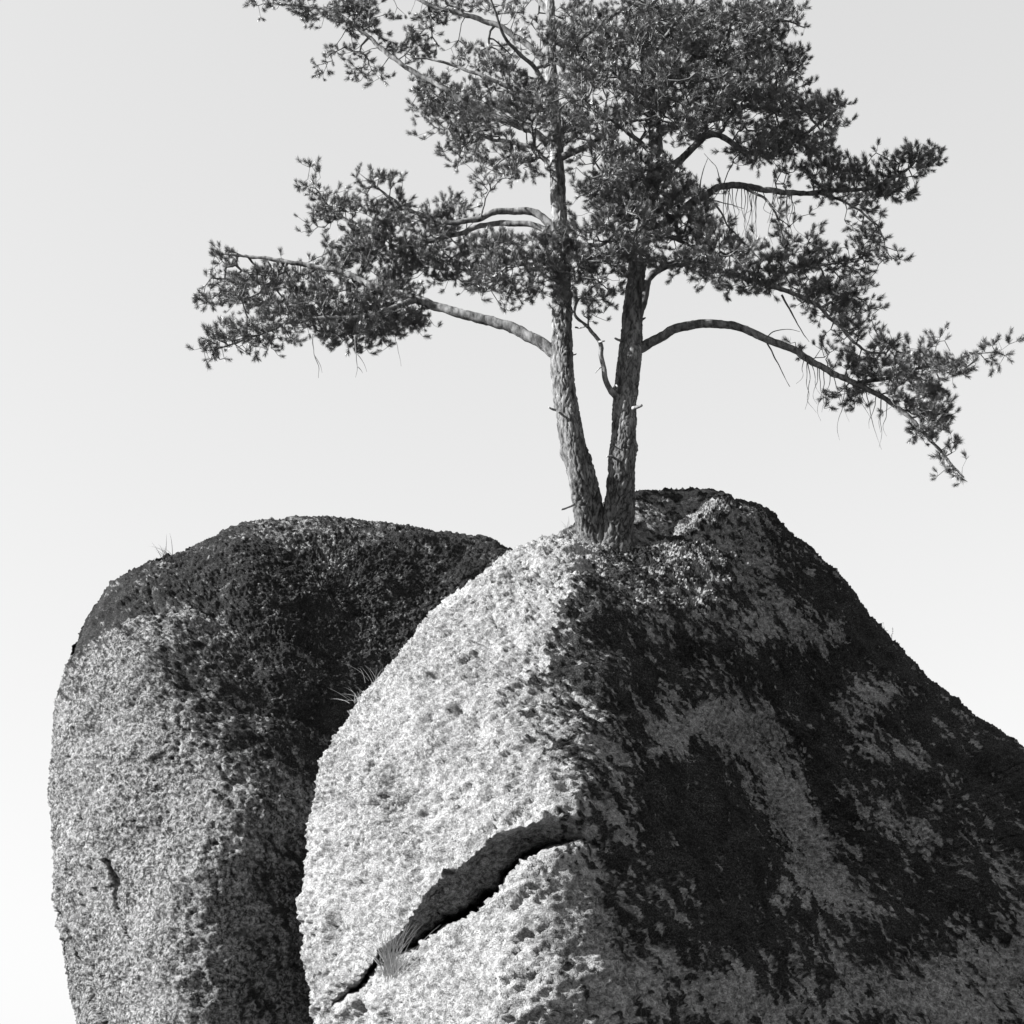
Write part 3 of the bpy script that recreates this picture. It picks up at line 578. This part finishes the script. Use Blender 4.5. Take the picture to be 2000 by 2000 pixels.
# where the foliage hangs: x, y, half width, half height on the display grid, depth offset, half depth, density
CR = [(410,650,45,20,-.15,.3,1),(470,640,60,28,-.2,.45,1),(398,568,30,18,-.6,.25,.8),(428,498,22,36,-.7,.2,.9),(470,545,65,42,-.6,.5,1),(540,600,75,45,-.4,.6,1),(560,530,75,38,-.5,.5,1),(640,560,75,50,-.4,.6,1),(700,600,65,42,-.3,.6,1),
 (765,602,45,36,-.3,.4,.8),(660,625,85,30,-.2,.5,.9),(735,560,65,40,-.2,.6,1),(588,345,20,28,-.6,.15,.8),(635,395,40,38,-.6,.3,1),(608,420,36,18,-.5,.25,.8),(700,330,28,20,.5,.2,.8),(745,345,24,16,.4,.2,.8),(715,388,40,32,.3,.4,.8),
 (700,450,75,42,-.4,.6,1),(780,440,75,52,-.1,.7,1),(850,395,50,32,.2,.4,.9),(830,480,75,45,-.3,.6,.9),(760,510,75,34,-.3,.6,.9),(880,515,50,36,-.5,.5,.7),(665,485,50,30,-.4,.4,.9),
 (960,470,65,42,-.6,.5,.8),(930,530,50,36,-.6,.4,.7),(1010,480,50,36,-.5,.4,.8),(970,560,36,18,-.5,.3,.7),(1010,525,50,36,-.5,.4,.8),(1060,545,30,40,-.4,.25,.7),
 (500,8,36,12,-.8,.2,.9),(560,18,55,18,-.7,.3,.9),(620,110,32,20,-.5,.3,.6),(680,25,75,32,-.5,.5,.9),(700,145,34,20,-.4,.3,.6),(770,90,45,30,-.3,.4,.9),(690,85,50,30,-.4,.4,.45),(800,40,45,30,.1,.4,.6),(820,175,50,36,-.3,.5,1),(835,225,50,36,-.4,.5,1),
 (795,255,18,14,-.3,.2,.4),(870,280,42,42,-.4,.5,.9),(920,210,75,52,-.2,.8,1),(960,300,55,40,-.4,.5,.8),(950,130,55,36,.3,.7,.7),(1000,200,55,52,0,.8,1),(890,110,40,36,.5,.5,.5),(860,10,65,18,.2,.5,.8),(960,20,50,28,-.2,.7,.6),(1010,80,30,40,-.2,.7,.6),(930,345,36,18,-.4,.3,.5),
 (1080,45,50,50,-.2,.8,.8),(1090,150,55,52,-.4,.8,1),(1055,235,42,42,-.4,.6,1),(1120,235,55,42,-.4,.8,1),(1130,100,65,60,-.2,1,1),(1180,45,65,52,-.3,1,1),(1150,330,42,32,-.6,.5,.8),(1125,420,42,32,-.5,.4,.7),(1170,395,42,50,-.5,.5,.8),(1095,495,42,36,-.5,.4,.8),(1130,565,42,36,-.4,.3,.7),(1175,480,32,40,-.5,.4,.7),(1140,300,50,30,-.4,.4,.7),(1110,370,45,35,-.3,.4,.6),(1190,330,50,50,-.3,.5,.9),(1200,460,50,40,-.4,.4,.8),(1080,470,50,40,-.5,.4,.8),(1150,510,50,35,-.4,.4,.8),(1230,380,60,50,-.4,.6,.9),(1300,370,50,35,-.3,.5,.8),(1335,425,40,25,-.4,.4,.6),
 
 (1230,50,75,60,0,1.1,1.1),(1300,60,75,60,-.1,1.1,1.1),(1380,55,75,60,-.1,1.1,1.1),(1440,45,55,50,0,.8,1.1),(1480,30,32,34,.1,.4,1),(1495,105,30,30,.4,.4,1),(1430,125,65,42,-.1,.9,1.1),(1340,150,75,52,-.2,1.1,1.1),(1250,150,75,52,-.2,1.1,1.1),(1200,200,55,52,-.4,.8,1),(1290,230,75,42,-.2,.9,1.1),
 (1380,205,75,42,0,1,1.1),(1460,190,55,38,.1,.8,1.1),(1512,150,18,22,.7,.2,.9),(1500,228,65,36,-.1,.7,1.1),(1560,210,45,28,-.3,.5,1.1),(1592,192,20,14,-.4,.2,.9),(1460,268,75,32,0,.7,1.1),(1540,280,52,28,0,.6,1.1),(1560,330,52,24,.2,.5,1.1),(1420,290,50,24,0,.6,.7),(1500,330,42,20,.1,.5,.8),
 (1640,330,45,24,.3,.4,1.2),(1700,312,45,28,.3,.35,1.2),(1738,290,28,18,.3,.25,1),(1762,300,16,18,.3,.15,1),(1620,370,55,20,.2,.4,1.2),(1688,358,45,24,.3,.35,1.1),(1565,362,36,12,.2,.3,.8),
 (1480,420,24,55,-.2,.3,.4),(1530,440,30,50,-.2,.4,.3),(1640,440,28,28,0,.3,.5),(1680,470,16,22,-.2,.2,.6),(1625,410,45,18,.1,.3,.5),
 (1250,330,42,32,-.2,.7,.9),(1230,420,42,32,-.4,.6,.9),(1290,430,50,40,-.3,.7,.9),(1260,490,50,22,-.3,.6,.9),(1330,468,50,34,-.5,.6,.9),(1350,518,42,26,-.4,.5,.9),(1410,482,42,34,-.6,.5,.8),(1420,530,52,20,-.2,.4,1.1),(1480,532,52,28,-.2,.5,1),(1500,490,42,34,-.3,.5,.8),
 (1560,500,42,20,.1,.4,.7),(1620,492,42,24,.3,.3,1),(1560,560,52,36,-.2,.5,.9),(1600,560,40,34,-.3,.4,.9),(1640,540,18,14,-.3,.2,.8),(1612,620,42,34,-.4,.4,.9),(1648,650,32,24,-.4,.3,.9),(1640,590,22,18,-.4,.2,.8),(1690,660,20,14,-.5,.2,.8),
 (1545,655,48,20,-.2,.3,.4),(1590,690,45,20,-.2,.3,.6),(1660,700,52,24,-.3,.4,.9),(1720,700,42,24,-.5,.4,.9),(1790,690,40,22,-.7,.3,.9),(1850,682,30,20,-.8,.25,.8),(1892,662,16,14,-.9,.15,.8),(1770,648,18,12,-.7,.15,.8),(1735,745,52,34,-.4,.4,1),(1765,785,34,34,-.4,.3,1),
 (1685,755,36,20,-.3,.3,.9),(1575,745,22,28,-.15,.2,.4),(1625,745,30,20,-.2,.2,.6),(1750,825,22,34,-.4,.2,.8),(1785,860,18,28,-.5,.2,.8),(1808,892,12,10,-.5,.12,.8),(1800,765,18,18,-.5,.2,.7),
 (1050,-60,140,70,-.1,1,.8),(1250,-70,170,80,0,1.2,.9),(1410,-60,80,50,-.1,.8,.9),(1150,-190,140,90,-.1,1,.8),(1220,-320,100,90,0,.8,.8),(780,-40,150,40,.1,.6,.8),(930,-110,130,60,0,.8,.7),(1330,-200,90,70,0,.8,.8)]
CR = [((x, y, a, b, .38-.45*d, h*.85, n) if x < 900 else (x, y, a, b, d, h, n)) for x, y, a, b, d, h, n in CR]
AP = []
for (x, y, rx, ry, dy, hd, den) in CR:
    n = max(4, int(den*rx*ry*math.pi/ (27 if y > -30 else 130)))
    n = max(2, n//5); u = rng.normal(size=(n, 3)); u /= np.linalg.norm(u, axis=1)[:, None]; u *= rng.random(n)[:, None]**.36*1.06
    for a in u:
        c = P((x+a[0]*rx)*K, (y+a[1]*ry)*K, YT+dy+a[2]*hd)
        for e in range(rng.integers(4, 10)): AP.append(c+np.clip(rng.normal(size=3), -1.5, 1.5)*np.array([.062, .062, .045]))
AP = np.array(AP)
# clumping: thin the foliage out in a noise of its own so that sky shows between the sprays
keep = .8*fbm(AP*3, 3, .6, 600)+.9*vnoise(AP*6.5, 610) > 0.0+.10*rng.normal(size=len(AP)); AP = AP[keep]
tips = []
def kd_of(ix):
    kd = KDTree(len(ix))
    for i in ix: kd.insert(Vector(NP[i]), i)
    kd.balance(); return kd
kd = kd_of([i for i in range(n_limb_nodes) if NGROW[i]])
dist0 = np.array([kd.find(Vector(p))[2] for p in AP]); order = np.argsort(dist0)
grow_ix = [i for i in range(n_limb_nodes) if NGROW[i]]
B = 150
for b in range(0, len(order), B):
    kd = kd_of(grow_ix)
    for a in order[b:b+B]:
        p = AP[a]; best = None
        for co, i, d in kd.find_n(Vector(p), 7):
            c = d+.22*NPATH[i]
            if best is None or c < best[0]: best = (c, i, d)
        _, i, d = best
        if d < .02: continue
        q = NP[i]; k = max(1, int(d/.07)); prev = i
        sag = np.array([0, 0, -.10*d])+rng.normal(size=3)*.10*d
        for j in range(1, k+1):
            t = j/k; w = q*(1-t)+p*t+sag*(4*t*(1-t))*.8+(rng.normal(size=3)*.006 if j < k else 0)
            NP.append(w); NPAR.append(prev); NLIMB.append(NLIMB[i]); NPATH.append(NPATH[prev]+d/k); NRAD.append(0); NGROW.append(True)
            prev = len(NP)-1; grow_ix.append(prev)
        tips.append(prev)
NPa = np.array(NP); par = np.array(NPAR); lim = np.array(NLIMB)
cnt = np.zeros(len(NP)); cnt[tips] = 1
for i in range(len(NP)-1, n_limb_nodes-1, -1): cnt[par[i]] += cnt[i]
rad = np.where(np.arange(len(NP)) < n_limb_nodes, np.array(NRAD), np.clip(.0021*np.maximum(cnt, 1)**.45, .002, .02))

# shoots: a bottle brush of needles along the last stretch of each twig
tips = np.array(tips); tn = np.arange(n_limb_nodes, len(NP))
extra = tn[(cnt[tn] <= 4) & (rng.random(len(tn)) < .30)]
bare_tip = rng.random(len(tips)) < .10
sh = np.concatenate([tips[~bare_tip], extra]); tdir = NPa[sh]-NPa[par[sh]]; tdir /= np.linalg.norm(tdir, axis=1)[:, None]+1e-9
sd_ = tdir*.75+rng.normal(size=(len(sh), 3))*.40+np.array([0, 0, .6]); sd_ /= np.linalg.norm(sd_, axis=1)[:, None]
slen = rng.uniform(.058, .100, len(sh))
def shoot_mesh(seed, n=125):
    g = np.random.default_rng(seed); t = g.random(n)**.75; az = g.uniform(0, 2*math.pi, n); L = .07
    spread = g.uniform(.65, 1.25, n)*(1.1-.5*t)
    d = np.stack([np.cos(az)*np.sin(spread), np.sin(az)*np.sin(spread), np.cos(spread)], 1)
    o = np.stack([0*t, 0*t, t*L], 1); ln = g.uniform(.038, .060, n)
    sd = np.cross(d, g.normal(size=(n, 3))); sd /= np.linalg.norm(sd, axis=1)[:, None]
    mid = o+d*(ln*.6)[:, None]+np.array([0, 0, .004]); hw = .00105
    V = np.stack([o-sd*hw, o+sd*hw, mid+sd*hw*.9, mid-sd*hw*.9, o+d*ln[:, None]+np.array([0, 0, .010])], 1).reshape(-1, 3); k = np.arange(n)[:, None]*5
    ob = mesh_from('needle_shoot', V, k+np.array([[0, 1, 2, 3]]), k+np.array([[3, 2, 4]]), NEEDLE, smooth=False)
    COL.objects.unlink(ob); return ob
SHOOTS = [shoot_mesh(900+k) for k in range(5)]
ng = bpy.data.node_groups.new('needle_shoots', 'GeometryNodeTree')
ng.interface.new_socket('Geometry', in_out='INPUT', socket_type='NodeSocketGeometry'); ng.interface.new_socket('Geometry', in_out='OUTPUT', socket_type='NodeSocketGeometry')
gi, go = ng.nodes.new('NodeGroupInput'), ng.nodes.new('NodeGroupOutput'); g2i = ng.nodes.new('GeometryNodeGeometryToInstance')
for o in SHOOTS:
    oi = ng.nodes.new('GeometryNodeObjectInfo'); oi.inputs['Object'].default_value = o; oi.inputs['As Instance'].default_value = False
    ng.links.new(oi.outputs['Geometry'], g2i.inputs[0])
iop = ng.nodes.new('GeometryNodeInstanceOnPoints'); iop.inputs['Pick Instance'].default_value = True
ng.links.new(gi.outputs[0], iop.inputs['Points']); ng.links.new(g2i.outputs[0], iop.inputs['Instance'])
for nm, ty, sock in (('rot', 'FLOAT_VECTOR', 'Rotation'), ('scl', 'FLOAT', 'Scale'), ('pick', 'INT', 'Instance Index')):
    na = ng.nodes.new('GeometryNodeInputNamedAttribute'); na.data_type = ty; na.inputs[0].default_value = nm
    ng.links.new(na.outputs[0], iop.inputs[sock])
ng.links.new(iop.outputs[0], go.inputs[0])
def needle_part(pos, axis, scl, parent):
    me = bpy.data.meshes.new('needles'); me.vertices.add(len(pos)); me.vertices.foreach_set('co', np.ascontiguousarray(pos, np.float32).ravel())
    rot = np.stack([np.arccos(np.clip(axis[:, 2], -1, 1))*0, np.arccos(np.clip(axis[:, 2], -1, 1)), np.arctan2(axis[:, 1], axis[:, 0])], 1)
    for nm, ty, key, val in (('rot', 'FLOAT_VECTOR', 'vector', rot.astype(np.float32).ravel()), ('scl', 'FLOAT', 'value', scl.astype(np.float32)), ('pick', 'INT', 'value', rng.integers(0, 5, len(pos)).astype(np.int32))):
        me.attributes.new(nm, ty, 'POINT').data.foreach_set(key, np.ascontiguousarray(val))
    ob = bpy.data.objects.new('needles', me); COL.objects.link(ob); ob.parent = parent; me.materials.append(NEEDLE)
    ob.matrix_parent_inverse = parent.matrix_world.inverted(); ob.modifiers.new('shoots', 'NODES').node_group = ng; ob['kind'] = 'stuff'
    return ob
bpy.context.view_layer.update()
edges = np.arange(n_limb_nodes, len(NP))
# the woody shoots carry the needles
stv = NPa[sh]+sd_*slen[:, None]*.6
A0 = np.concatenate([NPa[par[edges]], NPa[sh]]); A1 = np.concatenate([NPa[edges], stv])
R0 = np.concatenate([np.minimum(rad[par[edges]], rad[edges]*1.6), np.full(len(sh), .0026)]); R1 = np.concatenate([rad[edges], np.full(len(sh), .0012)])
EL = np.concatenate([lim[edges], lim[sh]])
ax = A1-A0; ax /= np.linalg.norm(ax, axis=1)[:, None]+1e-9; uu = np.cross(ax, [.3, .5, .81]); uu /= np.linalg.norm(uu, axis=1)[:, None]+1e-9; vv = np.cross(ax, uu)
for li, br in enumerate(branches):
    m = EL == li
    if m.any():
        rings = []
        for A, R in ((A0[m], R0[m]), (A1[m], R1[m])):
            for k in range(3):
                c, s_ = math.cos(k*2.0944), math.sin(k*2.0944); rings.append(A+(uu[m]*c+vv[m]*s_)*R[:, None])
        V = np.stack(rings, 1).reshape(-1, 3); o = (np.arange(m.sum())*6)[:, None]
        q = np.concatenate([o+np.array([[k, (k+1) % 3, 3+(k+1) % 3, 3+k]]) for k in range(3)])
        tw = mesh_from('twigs', V, q, mat=TWIG, parent=br); tw['kind'] = 'stuff'
    m = lim[sh] == li
    if m.any(): needle_part(NPa[sh][m], sd_[m], slen[m]/.10, br)

# dead wood: snags on the stems and bare hanging sprays
def snag(pts, w, mat=DEADWOOD, name='dead_branch', taper=.25):
    W = np.array([P(x, y, YT+dy) for x, y, dy in pts]); path = catmull(W, .02); s = np.linspace(0, 1, len(path))
    path = path+np.stack([vnoise(path*9, 700+k) for k in range(3)], 1)*.008
    r = w/1000*HALF*14.5/2*(1-(1-taper)*s)
    V, q, tr = tube(path, r, 7, w*.0004, 720); return mesh_from(name, V, q, tr, mat, pine)
for pts, w in (([(1122,985,-.08),(1108,992,-.14),(1097,995,-.2)], 6), ([(1084,800,-.12),(1076,798,-.2),(1073,796,-.26)], 6), ([(1196,892,-.1),(1190,891,-.18),(1185,892,-.22)], 6),
               ([(1236,797,-.08),(1246,794,-.14),(1253,791,-.18)], 9), ([(1214,665,-.02),(1206,663,-.06),(1201,661,-.1)], 7), ([(1248,628,0),(1257,622,-.04),(1260,620,-.06)], 6), ([(1114,695,-.1),(1122,692,-.14),(1125,690,-.16)], 4),
               ([(1124,640,-.1),(1135,640,-.2),(1148,636,-.26)], 4), ([(1170,668,-.18),(1178,667,-.22),(1182,666,-.24)], 5), ([(1176,716,-.15),(1168,722,-.2),(1163,728,-.24)], 3), ([(1197,760,-.06),(1203,752,-.1),(1206,757,-.12)], 5)):
    snag(pts, w, BARK if w > 5 else DEADWOOD, 'branch_stub', .6)
for pts, w in (([(1497,668,-.03),(1510,692,-.05),(1520,712,-.06),(1532,735,-.06),(1543,755,-.05)], 4), ([(1495,660,-.03),(1514,647,-.06),(1540,644,-.1),(1562,648,-.1)], 3),
               ([(1526,576,-.1),(1547,613,-.12),(1562,640,-.12),(1580,668,-.1)], 5), ([(1162,205,-.5),(1178,240,-.5),(1190,272,-.5),(1197,320,-.45),(1205,368,-.4)], 8), ([(1381,384,.1),(1406,410,.05),(1423,443,0),(1452,472,0),(1490,512,0)], 6),
               ([(610,655,-.25),(613,690,-.3),(622,715,-.3),(622,738,-.3)], 3), ([(613,692,-.3),(624,710,-.32),(629,728,-.32)], 2), ([(692,655,-.25),(696,690,-.28),(697,715,-.3),(695,738,-.3)], 3), ([(697,690,-.28),(708,705,-.3),(716,725,-.3)], 2),
               ([(697,715,-.3),(704,722,-.3),(708,728,-.3)], 2), ([(770,655,-.2),(777,680,-.22),(784,715,-.24)], 2), ([(1130,500,-.3),(1122,485,-.35),(1112,470,-.4)], 4), ([(1108,502,-.3),(1116,485,-.36),(1124,462,-.4)], 4),
               ([(1000,300,-.3),(975,318,-.5),(950,345,-.6),(925,380,-.6)], 4), ([(1365,385,-.1),(1370,345,-.2),(1382,310,-.2)], 4), ([(1410,368,-.1),(1400,330,-.2),(1375,300,-.2)], 3), ([(1380,392,0),(1410,395,-.05),(1452,407,-.1)], 4)):
    snag(pts, w, TWIG)
# fine hanging dead twigs below the big arching limbs
hang = [(x, float(np.interp(x, [1365, 1410, 1450, 1509, 1563], [386, 365, 364, 373, 377])), .13) for x in rng.uniform(1385, 1555, 26)]
hang += [(x, float(np.interp(x, [1560, 1600, 1650, 1700, 1750], [690, 715, 740, 765, 793])), -.2) for x in rng.uniform(1565, 1745, 16)]
for x0, y0, dy in hang:
    l = rng.uniform(40, 120); dx = rng.uniform(-20, 35)
    snag([(x0, y0, dy), (x0+dx*.3, y0+l*.4, dy-.05), (x0+dx*.5+rng.uniform(-12, 12), y0+l*.75, dy-.1), (x0+dx, y0+l, dy-.12)], 2.2, TWIG)

# ------------------------------------------------------------------ grasses and sprigs in the clefts
def grass_tuft(x, y, yy, n, hpx, spread, lean, seed, label, mat=GRASS, wd=.0019):
    g = np.random.default_rng(seed); base = P(x, y, yy); Vs, Qs = [], []; sc = HALF*yy/math.cos(PITCH)/1000
    for b in range(n):
        o = base+g.normal(size=3)*np.array([.035, .03, .015]); h = hpx*sc*g.uniform(.45, 1.05)
        d = np.array([g.normal()*spread+lean, g.normal()*spread*.6-.1, 1.0]); d /= np.linalg.norm(d); droop = np.array([d[0]*.7+g.normal()*.2, d[1]*.5, -.35])*g.uniform(.2, 1.0)
        t = np.linspace(0, 1, 7)[:, None]; pth = o+d*h*t+droop*h*t**2.3
        w = np.cross(d, [0.2, -1, 0.1]); w /= np.linalg.norm(w); wid = wd*(1-t**2*.9)
        k = len(Vs)*14; Vs.append(np.stack([pth-w*wid, pth+w*wid], 1).reshape(-1, 3))
        i = np.arange(6)*2+k; Qs.append(np.stack([i, i+1, i+3, i+2], 1))
    V = np.concatenate(Vs)-base; ob = mesh_from('grass_tuft', V, np.concatenate(Qs), mat=mat); ob.location = base
    return tag(ob, label, 'grass')

grass_tuft(762, 1905, 11.75, 75, 120, .32, .05, 1, 'pale dry grass tuft in the crack of the cracked boulder', GRASS, .0025)
grass_tuft(728, 1335, 13.25, 9, 75, .35, -.25, 2, 'thin grass blades on the edge of the cracked boulder below the mossy slope', GRASS, .0016)
grass_tuft(700, 1372, 13.2, 16, 45, .5, -.3, 3, 'short grass clump low in the gap between the two boulders', DEADWOOD)
grass_tuft(330, 1096, 18.1, 12, 60, .35, -.25, 4, 'few thin grass blades on the mossy crown of the treeless boulder', HEATHER, .003)
grass_tuft(1113, 1040, 13.4, 8, 40, .3, -.2, 5, 'tiny grass blades at the foot of the pine')

def heather(x, y, yy, n, label):
    base = P(x, y, yy); g = np.random.default_rng(31); plant = tag(empty('heather_plant', tuple(base)), label, 'plant')
    for b in range(n):
        V, T = [], []
        o = base+g.normal(size=3)*np.array([.16, .08, .03]); d = np.array([g.normal()*.4, g.normal()*.3-.2, 1.0]); d /= np.linalg.norm(d); h = g.uniform(.10, .24)
        for k in range(26):
            t = k/26; p = o+d*h*t; l = g.normal(size=3)+d*1.2; l *= .02/np.linalg.norm(l); w = np.cross(l, g.normal(size=3)); w *= .003/np.linalg.norm(w)
            i = len(V); V += [p-w, p+w, p+l]; T.append((i, i+1, i+2))
        w = np.cross(d, [1, .3, 0]); w *= .002/np.linalg.norm(w); i = len(V); V += [o-w, o+w, o+d*h]; T.append((i, i+1, i+2))
        mesh_from('sprig', np.array(V), tris=np.array(T), mat=HEATHER, parent=plant, smooth=False)
    return plant
def rock_y(x, y):
    fx, fy, fd = project(FV); m = (abs(fx-x) < 8) & (abs(fy-y) < 8); return float(FV[m][:, 1].min())
heather(1685, 1262, rock_y(1685, 1262), 26, 'dark heather plant on the steep mossy slope of the cracked boulder')
